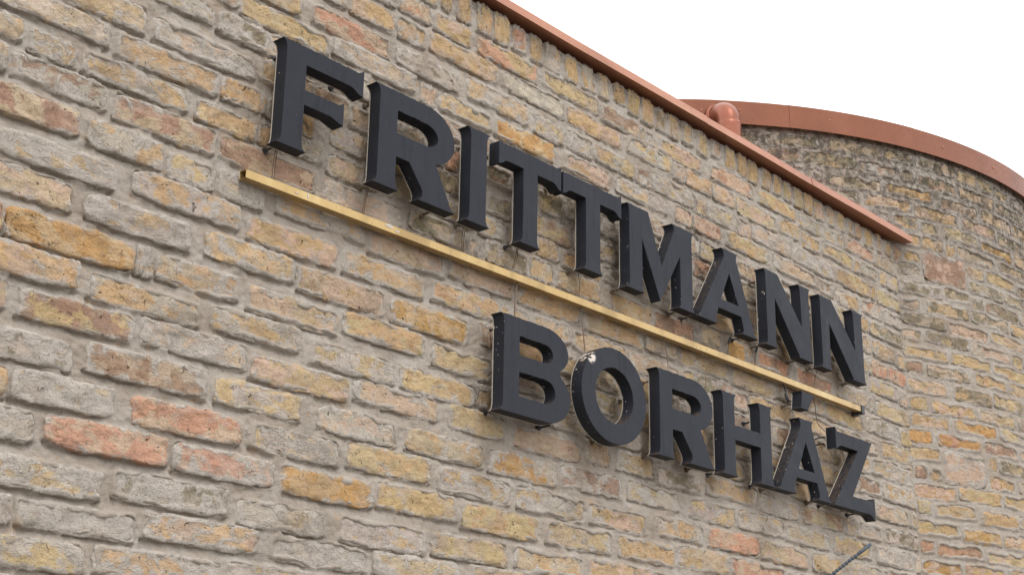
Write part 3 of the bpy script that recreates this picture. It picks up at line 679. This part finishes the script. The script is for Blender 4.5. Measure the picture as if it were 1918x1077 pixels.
# ------------------------------------------------------------------ the round tower
TCZ = [.759, .826, .895, .975, 1.047, 1.116, 1.188, 1.254, 1.320, 1.385, 1.455, 1.531, 1.596, 1.663, 1.727, 1.795, 1.862, 1.931, 1.996, 2.064, 2.135, 2.203, 2.272, 2.345, 2.416]
tower = empty('round_brick_tower', (TX, TY, 0), 'round brick wall under a broad copper band, behind the right end of the long wall', 'wall')
tc = {k: [] for k in range(len(TCZ))}; tall = []
for ox, oy, p in parse(CYL):
    x1, x2, xc, yc = map(float, p[:4]); px, py = ox + xc / 4.788, oy + yc / 4.788
    q = on_tower(px, py)
    if q is None: continue
    e = on_tower(px + 8, py); 
    if e is None: e = on_tower(px - 8, py); kk = (q[0] - e[0]) / 8
    else: kk = (e[0] - q[0]) / 8
    a, b = q[0] + (x1 - xc) / 4.788 * kk, q[0] + (x2 - xc) / 4.788 * kk
    # walk along the course instead of the pixel row
    k = int(np.argmin([abs(q[1] - CAM_H - c) for c in TCZ]))
    d = dict(a=a, b=min(b, a + .30), c=(p[4] + p[4])[:2], s=int(p[5]), dz=max(-.006, min(.006, q[1] - CAM_H - TCZ[k])), gen=False)
    if len(p) > 6: d['tall'] = True; d['zc'] = q[1] - CAM_H; tall.append(d)
    else: tc[k].append(d)
for d in tall:
    for k in range(len(TCZ)):
        if abs(TCZ[k] - d['zc']) < .07:
            tc[k] = [q for q in tc[k] if q['b'] < d['a'] + .02 or q['a'] > d['b'] - .02] + [dict(a=d['a'], b=d['b'], c='zz', s=0, gen=False)]
tb = []
for k, cz in enumerate(TCZ):
    cs = fill(resolve(tc[k], .012), -3.4 + .13 * (k % 2), 2.4, r0, .014, 'obyobbykno')
    lo = cz - TCZ[k - 1] if k else .069; hi = TCZ[k + 1] - cz if k < len(TCZ) - 1 else .069
    for q in cs:
        if q['c'] == 'zz': continue
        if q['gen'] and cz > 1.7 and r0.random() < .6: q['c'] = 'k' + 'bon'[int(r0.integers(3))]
        tb.append(dict(x=(q['a'] + q['b']) / 2, z=CAM_H + cz + q.get('dz', 0), w=q['b'] - q['a'], h=min(.5 * (lo + hi) - .014, .058) + r0.uniform(-.003, .003), c=q['c'], s=q['s'], gen=q['gen']))
for d in tall:
    tb.append(dict(x=(d['a'] + d['b']) / 2, z=CAM_H + d['zc'], w=d['b'] - d['a'], h=.128, c=d['c'], s=d['s'], gen=False))
for j in range(1, int((CAM_H + TCZ[0]) / .069)):
    for q in fill([], -1.2, 2.4, r0, .014, 'obyobbyrno'):
        tb.append(dict(x=(q['a'] + q['b']) / 2, z=CAM_H + TCZ[0] - .069 * j, w=q['b'] - q['a'], h=.055, c=q['c'], s=q['s'], gen=True))
for q in tb:
    P = tower_pt(q['x'], q['z']); pr = project(P)
    q['dist'] = (P - Vector((0, -S, CAM_H))).length_squared
    hid = P.y > -.02 and P.z < CAM_H + 2.0 + .27 * P.y
    face = math.sin(q['x'] / TR) * (0 - P.x) - math.cos(q['x'] / TR) * (-S - P.y)
    q['seen'] = bool(seen(P) and not hid and face > 0)
def place_tower(q, r):
    P = tower_pt(q['x'], q['z'], r.uniform(-.002, .004)) - tower.location
    return Matrix.Translation(P) @ Matrix.Rotation(q['x'] / TR, 4, 'Z') @ Matrix.Rotation(r.uniform(-.008, .008), 4, 'Y') @ Matrix.Rotation(r.uniform(-.02, .02), 4, 'X')
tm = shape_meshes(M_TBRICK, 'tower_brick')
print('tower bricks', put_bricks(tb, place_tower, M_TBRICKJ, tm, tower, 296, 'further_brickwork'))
for o in tower.children:
    if o.name.startswith('further'): o.matrix_local = Matrix.Identity(4)
def round_pos(U, V, h):
    th = U / TR; return np.stack([TX + (TR + h) * np.sin(th), TY - (TR + h) * np.cos(th), V], -1)
trects = [(q['x'] - q['w'] / 2, q['x'] + q['w'] / 2, q['z'] - q['h'] / 2, q['z'] + q['h'] / 2) for q in tb if -2.4 < q['x'] < .6 and q['z'] > CAM_H + .5]
TZH = CAM_H + 2.475
def h_tower(U, V): return mortar_field(U, V, trects, None, lambda X: .45 + 0 * X, 77)[0]
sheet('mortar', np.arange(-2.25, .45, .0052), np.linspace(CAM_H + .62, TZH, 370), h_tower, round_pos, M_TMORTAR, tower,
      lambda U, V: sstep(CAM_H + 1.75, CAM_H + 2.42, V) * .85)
sheet('mortar', np.linspace(-3.4, -2.2516, 40), np.linspace(0, TZH, 60), hz, round_pos, M_TMORTAR, tower)
sheet('mortar', np.linspace(.4476, 2.45, 60), np.linspace(0, TZH, 60), hz, round_pos, M_TMORTAR, tower)
sheet('mortar', np.linspace(-2.2516, .4476, 80), np.linspace(0, CAM_H + .62, 40), hz, round_pos, M_TMORTAR, tower)

# broad copper band round the tower
def band(a0, a1, out, name, n=48):
    prof = [(out, CAM_H + 2.462), (out + .004, CAM_H + 2.459), (out + .005, CAM_H + 2.556), (out - .01, CAM_H + 2.566), (out - .35, CAM_H + 2.60), (out - .35, CAM_H + 2.59), (out - .012, CAM_H + 2.556), (out - .002, CAM_H + 2.54)]
    m = MB(); vs = []; k = len(prof); fs = []
    for i in range(n + 1):
        a = a0 + (a1 - a0) * i / n
        vs += [tower_pt(a, z, o) for o, z in prof]
    for i in range(n):
        for j in range(k): fs.append((i * k + j, (i + 1) * k + j, (i + 1) * k + (j + 1) % k, i * k + (j + 1) % k))
    m.add(vs, fs, False)
    return m.build(name, M_FAS, tower)
def a_at(x, y): return on_tower(x, y)[0]
s1 = a_at(1337, 215); s2 = a_at(1474, 222)
seams = [-3.4, -2.45, s1, s2, a_at(1700, 262), .35, 1.4, 2.45]
for i, (a, b) in enumerate(zip(seams, seams[1:])):
    band(a, b + .012, .022 + .0015 * (i % 2), 'copper_band', 40)
for x, y in ((1382, 212), (1548, 231), (1757, 280), (1850, 318), (1312, 212)):
    a, z = on_tower(x, y); p = tower_pt(a, z, .0275)
    nrm = Vector((math.sin(a / TR), -math.cos(a / TR), 0))
    m = MB(); m.tube([p - nrm * .004, p + nrm * .001, p + nrm * .0025], [.0042, .0042, .002], 8); m.build('screw', M_SCR, tower)

# ------------------------------------------------------------------ coping of the long wall
YC = -.022
def cop_x(x, y):
    X = 4.0
    for _ in range(6): X = on_wall(x, y, cop(X)[0])[0]
    return X
xe = CR[0]
cuts = [.25, cop_x(1325, 226), cop_x(1524, 343), xe]
for i, (a, b) in enumerate(zip(cuts, cuts[1:])):
    o = .0016 * (1 - i % 2)
    def prof(x):
        YC, zl = cop(x)
        return [(YC - o, zl), (YC + .003 - o, zl + .0265 + o), (YC + .02, zl + .032 + o), (.16, zl + .075 + o), (.40, zl + .05 + o), (.40, zl + .01), (.375, zl + .01), (.375, zl + .04), (-.006, zl + .004), (YC + .012, zl + .001)]
    m = MB(); n_ = 10; vs = []; fs = []
    xs_ = [a - .008 + (b - a + .008) * j / n_ for j in range(n_ + 1)]
    for x in xs_: vs += [(x, y + .0006 * math.sin(x * 9) * (y < 0), z + .0008 * math.sin(x * 5.3 + 1)) for y, z in prof(x)]
    for j in range(n_):
        for k in range(10): fs.append((j * 10 + k, (j + 1) * 10 + k, (j + 1) * 10 + (k + 1) % 10, j * 10 + (k + 1) % 10))
    fs += [tuple(range(9, -1, -1)), tuple(n_ * 10 + k for k in range(10))]
    m.add(vs, fs); m.build('coping_sheet', M_COP, wall)

# ------------------------------------------------------------------ copper pipe elbow
ap = a_at(1356, 240)
nrm = Vector((math.sin(ap / TR), -math.cos(ap / TR), 0)); tan = Vector((math.cos(ap / TR), math.sin(ap / TR), 0))
base = tower_pt(ap, 0)
zt = CAM_H + 2.475
pipe = empty('copper_downpipe', base + nrm * .08, 'copper rainwater pipe with rounded elbow coming out of the copper band behind the coping', 'pipe')
R_P = .046
cen = base + nrm * .085
path = []
start = cen + Vector((0, 0, zt + .012)) - nrm * .10 - tan * .045
turn = cen + Vector((0, 0, zt + .012))
m = MB(); pts = [start, start.lerp(turn, .35)]
for k in range(0, 11):
    u = k / 10; p0 = start.lerp(turn, .45); p2 = turn - Vector((0, 0, .062))
    pts.append(p0.lerp(turn, u).lerp(turn.lerp(p2, u), u))
m.tube(pts, R_P, 28, False); m.build('elbow', M_PIPE, pipe)
m = MB(); m.tube([turn - Vector((0, 0, .058)), turn - Vector((0, 0, .060)), turn - Vector((0, 0, .075)), Vector((cen.x, cen.y, 0.05))], [R_P + .0005, R_P + .0025, R_P + .0022, R_P + .001], 28, True); m.build('pipe', M_PIPE, pipe)
m = MB(); d = (turn - start).normalized(); m.tube([start + d * .02, start + d * .021, start + d * .045, start + d * .046], [R_P, R_P + .007, R_P + .007, R_P], 28, False); m.build('collar', M_PIPE, pipe)
sc = turn - Vector((0, 0, .066)) + (nrm * .8 + tan * .6).normalized() * R_P
m = MB(); m.tube([sc, sc + (nrm * .8 + tan * .6).normalized() * .005], [.004, .0025], 8); m.build('screw', M_SCR, pipe)

# ------------------------------------------------------------------ the letters
YF = -.0325 * S; YB = -.0426; YP = -.0400      # front sheet, start and back of the opal back panel
def rev(l): return l[::-1]
def FT(x, s, k=1.0): return [(x, 25), (x + s * .8 * k, 17), (x + s * 3 * k, 9), (x + s * 7.5 * k, 3.5), (x + s * 14 * k, 0)]
def TP(x, s, H, k=1.0): return [(a, H - b) for a, b in FT(x, s, k)]
def arc(cx, cz, rx, rz, a0, a1, n=14):
    return [(cx + rx * math.cos(math.radians(a0 + (a1 - a0) * i / n)), cz + rz * math.sin(math.radians(a0 + (a1 - a0) * i / n))) for i in range(n + 1)]
def armtip_r(x, top, H_up, bot, dn):     # right end of an arm, from its upper edge to its lower edge
    return [(x - 16, top), (x - 7, top + H_up * .35), (x, top + H_up), (x, bot - dn), (x - 14, bot - dn + 3), (x - 30, bot - 3), (x - 42, bot)]
def gI(): return [rev(FT(2463, -1)) + TP(2463, -1, 262) + rev(TP(2525, 1, 262)) + FT(2525, 1)]
def gF(): return [rev(FT(1843, -1)) + TP(1843, -1, 262) + armtip_r(2082, 262, 11, 217, 15) + [(1903, 217), (1903, 154)] + armtip_r(2024, 154, 11, 116, 11) + [(1903, 116)] + FT(1903, 1)]
def gR(m=lambda x: x, H=262):
    k = H / 262
    o = rev(FT(2138, -1)) + TP(2138, -1, 262, 1.1) + arc(2300, 184, 102, 78, 90, -62, 20) + [(2338, 111), (2386, 26), (2390, 18), (2396, 9), (2400, 4), (2409, 0), (2279, 0), (2287, 4), (2292, 12), (2293, 24), (2288, 34), (2244, 88), (2199, 88)] + FT(2199, 1, .8)
    h = [(2199, 211)] + arc(2298, 181, 44, 30, 90, -90, 16) + [(2199, 151)]
    f = lambda l: [(m(x), z * k) for x, z in l]
    return [f(o), f(h)]
def gT(x0, x1, sa, sb):
    return [[(x0, 262)] + [(x0, 272), (x0 + 2, 266), (x0 + 8, 262)] [:0] + [(x1 - 16, 262), (x1 - 7, 265), (x1, 272), (x1, 198), (x1 - 12, 201), (x1 - 24, 211), (x1 - 36, 214), (sb, 214)] + FT(sb, 1, .9) + rev(FT(sa, -1, .9)) + [(sa, 214), (x0 + 34, 214), (x0 + 24, 211), (x0 + 14, 202), (x0, 198)]]
def gM(): return [rev(FT(3143, -1)) + TP(3143, -1, 262, .8) + [(3237, 262), (3302, 108)] + [(3368, 240), (3369, 249), (3366, 257), (3358, 262), (3477, 262), (3468, 256), (3464, 246), (3462, 236)] + FT(3461, 1, .8) + rev(FT(3398, -1, .8)) + [(3398, 165), (3292, -4), (3205, 168)] + FT(3205, 1, .6)]
def gA(m=lambda x: x, H=262):
    k = H / 262
    o = [(3474, 0), (3488, 3), (3498, 9), (3507, 20), (3515, 36), (3637, 222), (3641, 236), (3640, 250), (3636, 257), (3628, 262), (3722, 262), (3715, 257), (3712, 248), (3712, 238), (3800, 26), (3805, 14), (3812, 6), (3828, 0), (3733, 0), (3741, 5), (3745, 12), (3745, 26), (3722, 55), (3597, 55), (3588, 32), (3584, 16), (3586, 6), (3594, 0)]
    o = [(3474, 0), (3490, 3), (3499, 10), (3506, 24), (3636, 226), (3641, 238), (3640, 250), (3636, 257), (3628, 262), (3722, 262), (3715, 257), (3712, 248), (3713, 238), (3800, 26), (3805, 14), (3812, 6), (3829, 0), (3733, 0), (3741, 5), (3744, 12), (3741, 26), (3731, 55), (3602, 55), (3590, 26), (3586, 14), (3588, 5), (3594, 0)]
    h = [(3669, 185), (3717, 88), (3618, 88)]
    f = lambda l: [(m(x), z * k) for x, z in l]
    return [f(o), f(h)]
def gN(m=lambda x: x):
    o = rev(FT(3887, -1)) + TP(3887, -1, 262, .7) + [(3962, 262), (4108, 112)] + TP(4106, -1, 262)[0:] + rev(TP(4163, 1, 262, .8)) + [(4163, 25), (4165, 12), (4169, 4), (4175, 0), (4084, 0), (4082, 8)] + [(3941, 172)] + FT(3938, 1, .6)
    return [[(m(x), z) for x, z in o]]
def gB():
    o = rev(FT(2604, -1)) + TP(2604, -1, 257, .9) + arc(2768, 196, 96, 61, 90, -48, 16) + [(2827, 141)] + arc(2775, 73, 97, 73, 50, -90, 18)
    return [o, [(2665, 208)] + arc(2768, 183, 32, 25, 90, -90, 14) + [(2665, 158)], [(2665, 112)] + arc(2775, 80, 35, 31.5, 90, -90, 14) + [(2665, 48.5)]]
def gO(): return [arc(3066, 130, 146, 136, 0, 360, 56)[:-1], arc(3066, 130, 86, 79, 0, 360, 44)[:-1]]
def gH():
    return [rev(FT(3609, -1)) + TP(3609, -1, 257) + rev(TP(3671, 1, 257)) + [(3671, 160), (3817, 160)] + TP(3817, -1, 257) + rev(TP(3880, 1, 257)) + FT(3880, 1, 1.2) + rev(FT(3815, -1)) + [(3815, 114), (3671, 114)] + FT(3671, 1, .8)]
def gAcc(): return [[(4072, 294), (4078, 299), (4085, 344), (4084, 350), (4079, 353), (4168, 353), (4158, 346), (4124, 300), (4124, 294)]]
def gZ(): return [[(4296, 272), (4300, 264), (4308, 258), (4550, 258), (4392, 46), (4524, 46), (4536, 49), (4545, 60), (4545, -18), (4534, -15), (4522, -5), (4505, 0), (4264, 0), (4447, 212), (4332, 212), (4318, 208), (4308, 201), (4296, 197)]]
def lin(a0, a1, b0, b1): return lambda x: b0 + (x - a0) * (b1 - b0) / (a1 - a0)
B1, B2 = CAM_H + 1.338, CAM_H + .869
top_, low_ = 'upper row', 'lower row'
LET = [('F', gF(), B1, 0, 'black letter F of the upper row, above the left end of the bar'),
       ('R', gR(), B1, 0, 'black letter R in the upper row between the F and the I'),
       ('I', gI(), B1, 0, 'narrow black letter I of the upper row right of the R'),
       ('T', gT(2572, 2830, 2671, 2730), B1, 0, 'black letter T of the upper row standing next to the I'),
       ('T', gT(2839, 3105, 2940, 3005), B1, 0, 'black letter T of the upper row standing next to the M'),
       ('M', gM(), B1, 1, 'black letter M in the middle of the upper row'),
       ('A', gA(), B1, 1, 'black letter A of the upper row with white paint flecks, right of the M'),
       ('N', gN(), B1, 0, 'black letter N of the upper row between the A and the last N'),
       ('N', gN(lin(3873, 4175, 4225, 4546)), B1, 0, 'black letter N ending the upper row above the black end cap of the bar'),
       ('B', gB(), B2, 1, 'black letter B that begins the lower row'),
       ('O', gO(), B2, 1, 'round black letter O of the lower row with peeling paint on its top'),
       ('R', gR(lin(2122, 2409, 3262, 3558), 257), B2, 0, 'black letter R of the lower row between the O and the H'),
       ('H', gH(), B2, 0, 'black letter H of the lower row'),
       ('A', gA(lin(3474, 3829, 3899, 4254), 257), B2, 1, 'black letter A of the lower row standing under the accent mark'),
       ('acute', gAcc(), B2, 0, 'small black accent mark hanging just under the brass bar over the lower A'),
       ('Z', gZ(), B2, 1, 'black letter Z at the end of the lower row')]
def ragged(poly, seed, H):
    """weathered burrs along upward-facing edges; the rest keeps its line"""
    r = random.Random(seed); n = len(poly)
    area = sum(poly[i][0] * poly[(i + 1) % n][1] - poly[(i + 1) % n][0] * poly[i][1] for i in range(n))
    out = []
    for i in range(n):
        a, b = poly[i], poly[(i + 1) % n]; out.append(a)
        dx, dz = b[0] - a[0], b[1] - a[1]; L = math.hypot(dx, dz)
        nz_ = (-dx if area > 0 else dx) / (L + 1e-9) * (-1 if H else 1)
        nz_ = (dx if area < 0 else -dx) / (L + 1e-9)
        if nz_ > .75 and L > 9:
            k = int(L / 4)
            for j in range(1, k):
                e = r.uniform(-.5, 1.0) if r.random() < .7 else r.uniform(.8, 2.3)
                out.append((a[0] + dx * (j + r.uniform(-.3, .3)) / k, a[1] + dz * j / k + e))
    return out
def solid(name, polys, base, y0, y1, mat, parent, bevel, offset=0.0):
    cu = bpy.data.curves.new(name, 'CURVE'); cu.dimensions = '2D'; cu.fill_mode = 'BOTH'
    cu.extrude = (y1 - y0) / 2 - bevel; cu.bevel_depth = bevel; cu.bevel_resolution = 1; cu.offset = offset - bevel
    for pl in polys:
        sp = cu.splines.new('POLY'); sp.points.add(len(pl) - 1); sp.use_cyclic_u = True
        for i, (x, z) in enumerate(pl): sp.points[i].co = (x / 1000 - parent.location.x, z / 1000 + base - parent.location.z, 0, 1)
    tmp = bpy.data.objects.new('tmp', cu); COL.objects.link(tmp)
    dg = bpy.context.evaluated_depsgraph_get()
    me = bpy.data.meshes.new_from_object(tmp.evaluated_get(dg))
    bpy.data.objects.remove(tmp); bpy.data.curves.remove(cu)
    me.transform(Matrix.Translation((0, (y0 + y1) / 2 - parent.location.y, 0)) @ Matrix.Rotation(math.radians(90), 4, 'X'))
    me.materials.clear(); me.materials.append(mat); me.name = name
    me.polygons.foreach_set('use_smooth', [False] * len(me.polygons))
    return link(name, me, parent)
L_OBJ = []
for i, (ch, polys, base, chips, lab) in enumerate(LET):
    xs = [p[0] for p in polys[0]]; zs = [p[1] for p in polys[0]]
    grp = 'black letters of the ' + ('upper row' if base == B1 else 'lower row')
    rt = empty('accent_mark' if ch == 'acute' else 'sign_letter', (sum(xs[:]) / len(xs) / 1000, 0, base + min(zs) / 1000), lab, 'accent mark' if ch == 'acute' else 'letter', grp)
    rg = [ragged(p, i * 7 + j, False) for j, p in enumerate(polys)]
    solid('letter_shell', rg, base, YF, YB, M_LETC if chips else M_LET, rt, .0007)
    solid('back_panel', polys, base, YB, YP, M_ACR, rt, .0003, .0002)
    # stand-off pins from the back panel into the wall
    x0, x1, H = min(xs), max(xs), max(zs)
    spots = {'I': [(2494, 20), (2494, 240)], 'acute': [(4084, 320)]}.get(ch) or [(x0 + 34, 16), (x0 + 40, H - 20), (x1 - 34, 16 if ch not in 'FT' else H - 25)]
    if ch == 'T': spots = [(x0 + 118, 18), (x0 + 20, H - 30), (x1 - 20, H - 30)]
    if ch == 'O': spots = [(x0 + 18, 150), (x1 - 18, 160), ((x0 + x1) / 2, 20)]
    if ch == 'H': spots += [(x1 - 50, H - 40)]
    if ch == 'Z': spots = [(x0 + 20, H - 50), (x0 + 30, 16), (x1 - 60, 12)]
    for (x, z) in spots:
        X, Z = x / 1000, base + z / 1000 - .006
        m = MB(); m.tube([(X, YP, Z), (X - .001, -.02, Z - .001), (X - .002, .012, Z - .003)], .0028, 8)
        m.tube([(X - .002, -.004, Z - .003), (X - .002, .010, Z - .003)], [.007, .009], 9)
        m.build('mounting_pin', M_PIN if i % 3 else M_BLACK, rt, origin=(X, 0, Z))
    L_OBJ.append(rt)

for i_, x_, z0_, z1_ in ((9, 2665.5, 209, 256), (9, 2665.5, 113, 157), (10, 3072, 211, 265), (6, 3690, 190, 261)):
    b_ = B1 if i_ < 9 else B2
    m = MB(); m.box((x_ / 1000 - .0004, YF - .0003, b_ + z0_ / 1000), (x_ / 1000 + .0004, YF + .002, b_ + z1_ / 1000)); m.build('seam', M_BLACK, L_OBJ[i_])
def wire(parent, pix, ys, rad=.0011, mat=None, name='wire'):
    pts = []
    for (x, y), Y in zip(pix, ys):
        X, Z = on_wall(x, y, Y); pts.append(Vector((X, Y, Z)))
    sm = []
    for i in range(len(pts) - 1):
        p0, p1, p2, p3 = pts[max(i - 1, 0)], pts[i], pts[i + 1], pts[min(i + 2, len(pts) - 1)]
        for k in range(6):
            t = k / 6
            sm.append(.5 * ((2 * p1) + (p2 - p0) * t + (2 * p0 - 5 * p1 + 4 * p2 - p3) * t * t + (3 * p1 - p0 - 3 * p2 + p3) * t ** 3))
    sm.append(pts[-1])
    m = MB(); m.tube(sm, rad, 6); return m.build(name, mat or M_WIRE, parent)
Yw = -.030
L = L_OBJ
wire(L[0], [(522, 262), (517, 278), (512, 305), (509, 338)], [-.044, Yw, -.024, -.02])
wire(L[0], [(526, 262), (520, 280), (516, 306), (513, 340)], [-.044, Yw, -.022, -.02])
wire(L[1], [(692, 338), (689, 350), (683, 372), (678, 402)], [-.044, Yw, -.024, -.02])
wire(L[1], [(694, 338), (691, 352), (685, 376), (681, 403)], [-.044, Yw, -.020, -.018])
wire(L[2], [(870, 410), (869, 424), (866, 440), (865, 470)], [-.044, Yw, -.024, -.02])
wire(L[2], [(873, 410), (872, 424), (869, 446), (868, 472)], [-.044, Yw, -.020, -.02])
wire(L[3], [(969, 455), (968, 466), (966, 480), (959, 504)], [-.044, Yw, -.02, -.018])
wire(L[3], [(971, 456), (970, 468), (969, 484), (962, 503)], [-.044, Yw, -.02, -.018])
wire(L[4], [(1085, 504), (1084, 520), (1086, 534), (1084, 556)], [-.044, Yw, -.024, -.02])
wire(L[5], [(1159, 535), (1154, 543), (1146, 556), (1148, 580)], [-.044, Yw, -.018, -.02])
wire(L[6], [(1371, 625), (1368, 633), (1365, 645), (1362, 668)], [-.044, Yw, -.020, -.02], .0012)
wire(L[6], [(1368, 632), (1366, 637), (1364, 643)], [Yw, -.028, -.024], .0042, M_BLACK, 'connector')
wire(L[7], [(1419, 640), (1417, 650), (1415, 662), (1414, 690)], [-.044, Yw, -.020, -.02], .0012)
wire(L[7], [(1418, 648), (1417, 654), (1415, 660)], [Yw, -.028, -.024], .0040, M_BLACK, 'connector')
wire(L[8], [(1532, 684), (1530, 695), (1527, 706), (1525, 722)], [-.044, Yw, -.024, -.02])
wire(L[9], [(971, 523), (968, 535), (965, 560), (964, 600)], [-.020, -.026, -.030, -.044], .0022)
wire(L[10], [(1087, 570), (1090, 600), (1093, 630), (1097, 668)], [-.020, -.026, -.030, -.044], .0016)
wire(L[11], [(1241, 629), (1246, 650), (1250, 670), (1252, 700)], [-.020, -.026, -.030, -.044], .0012)
wire(L[12], [(1328, 664), (1326, 685), (1322, 705), (1320, 742)], [-.020, -.026, -.030, -.044], .0014)
wire(L[14], [(1456, 712), (1468, 722), (1473, 738), (1478, 750), (1488, 752)], [-.020, -.020, -.022, -.026, -.042], .0026, M_BLACK)
wire(L[14], [(1471, 737), (1474, 747), (1478, 753)], [-.022, -.025, -.028], .0048, M_BLACK, 'connector')
wire(L[13], [(1482, 762), (1478, 775), (1470, 788), (1482, 805)], [-.030, -.028, -.024, -.042], .0015)
wire(L[15], [(1521, 742), (1526, 755), (1528, 775), (1533, 795), (1553, 815)], [-.040, -.030, -.026, -.026, -.042], .0014)
wire(L[15], [(1526, 822), (1540, 819), (1550, 818)], [.004, -.02, -.042], .0022, M_BLACK)

# ------------------------------------------------------------------ brass bar between the rows
YBR = -.037; YBB = -.013
xa, za = on_wall(461.5, 316.5, YBR); xb, zb_ = on_wall(1613, 760.5, YBR); _, za2 = on_wall(461.5, 333, YBR)
ztop = (za + zb_) / 2; hbar = za - za2
print('bar', xa, za, xb, zb_, hbar)
bar = empty('brass_bar', ((xa + xb) / 2, YBB, ztop), 'long square brass bar running between the two rows of letters', 'bar')
xj = on_wall(1489, 716, YBR)[0]
def rail(a, b, open_left, name):
    t = .0016; o = .0
    pr = [(YBR, za), (YBB, za), (YBB, za - hbar), (YBR, za - hbar)]
    m = MB()
    def ring(x, ins, z0): return [Vector((x, YBR + ins, z0 - ins)), Vector((x, YBB - ins, z0 - ins)), Vector((x, YBB - ins, z0 - hbar + ins)), Vector((x, YBR + ins, z0 - hbar + ins))]
    N = 24; vs = []; fs = []
    for i in range(N + 1):
        x = a + (b - a) * i / N; z0 = za + (zb_ - za) * (x - xa) / (xb - xa)
        vs += ring(x, 0, z0)
    for i in range(N):
        for k in range(4): fs.append((i * 4 + k, i * 4 + (k + 1) % 4, (i + 1) * 4 + (k + 1) % 4, (i + 1) * 4 + k))
    if open_left:
        n0 = len(vs); vs += ring(a, t, za) + ring(a + .12, t, za)
        for k in range(4):
            fs.append((k, n0 + k, n0 + (k + 1) % 4, (k + 1) % 4)); fs.append((n0 + k, n0 + 4 + k, n0 + 4 + (k + 1) % 4, n0 + (k + 1) % 4))
        fs.append((n0 + 7, n0 + 6, n0 + 5, n0 + 4))
    else: fs.append((3, 2, 1, 0))
    fs.append(tuple(N * 4 + k for k in range(4)))
    m.add(vs, fs); return m.build(name, M_BRASS, bar, bevel=.0009)
rail(xa, xj - .0006, True, 'bar_length'); rail(xj + .0006, xb, False, 'bar_length')
m = MB(); m.box((xb - .002, YBR - .0035, zb_ - hbar - .007), (xb + .020, YBB + .020, zb_ + .004)); m.build('end_cap', M_BLACK, bar, bevel=.002)
m = MB(); m.box((xb - .012, -.016, zb_ - hbar - .012), (xb + .016, .012, zb_ - hbar - .004)); m.build('bracket', M_BLACK, bar, bevel=.0015)
X = xa + .25
while X < xb - .1:
    z0 = za + (zb_ - za) * (X - xa) / (xb - xa) - hbar / 2
    m = MB(); m.tube([(X, YBB, z0), (X, .014, z0)], .004, 8); m.build('bracket', M_PIN, bar); X += .62
# flecks of old plaster stuck to the bar
for (x, y, w, h) in ((556, 362, .010, .004), (577, 367, .006, .014), (728, 423, .028, .010), (745, 434, .016, .006), (1022, 531, .005, .006)):
    Xf, Zf = on_wall(x, y, YBR); r = random.Random(int(x)); n = 9
    pts = [(Xf + w / 2 * math.cos(6.283 * k / n) * r.uniform(.5, 1.2), Zf + h / 2 * math.sin(6.283 * k / n) * r.uniform(.5, 1.2)) for k in range(n)]
    m = MB(); m.add([(a, YBR - .0009, b) for a, b in pts] + [(a, YBR + .0002, b) for a, b in pts], [tuple(range(n - 1, -1, -1))] + [(k, (k + 1) % n, n + (k + 1) % n, n + k) for k in range(n)])
    m.build('plaster_fleck', M_ACR, bar)

# ------------------------------------------------------------------ ribbed rod sticking out of the wall, lower right
def at_y(x, y, Y): X, Z = on_wall(x, y, Y); return Vector((X, Y, Z))
tip = at_y(1631, 1018.5, -.33); mid = at_y(1556, 1077, -.24)
dr = (mid - tip).normalized(); endp = tip + dr * ((.03 - tip.y) / dr.y)
rod = empty('ribbed_rod', endp, 'thin blue-grey ribbed rod with a smooth tip, sticking up from the wall at lower right', 'rod')
m = MB(); m.tube([tip, tip + dr * .001, tip + dr * .045], [.0035, .0055, .0055], 12); m.build('smooth_tip', M_GREYR, rod)
Lr = (endp - tip).length; pts = []; rad = []; s_ = .045
while s_ < Lr:
    for f, rr in ((0, .0036), (.25, .0056), (.6, .0056), (.85, .0036)): pts.append(tip + dr * (s_ + f * .0125)); rad.append(rr)
    s_ += .0125
m = MB(); m.tube(pts, rad, 10); o = m.build('ribbed_shaft', M_GREYR, rod)
print('rod', tip, endp, 'tris', sum(len(o.data.polygons) for o in bpy.data.objects if o.type == 'MESH') * 2)
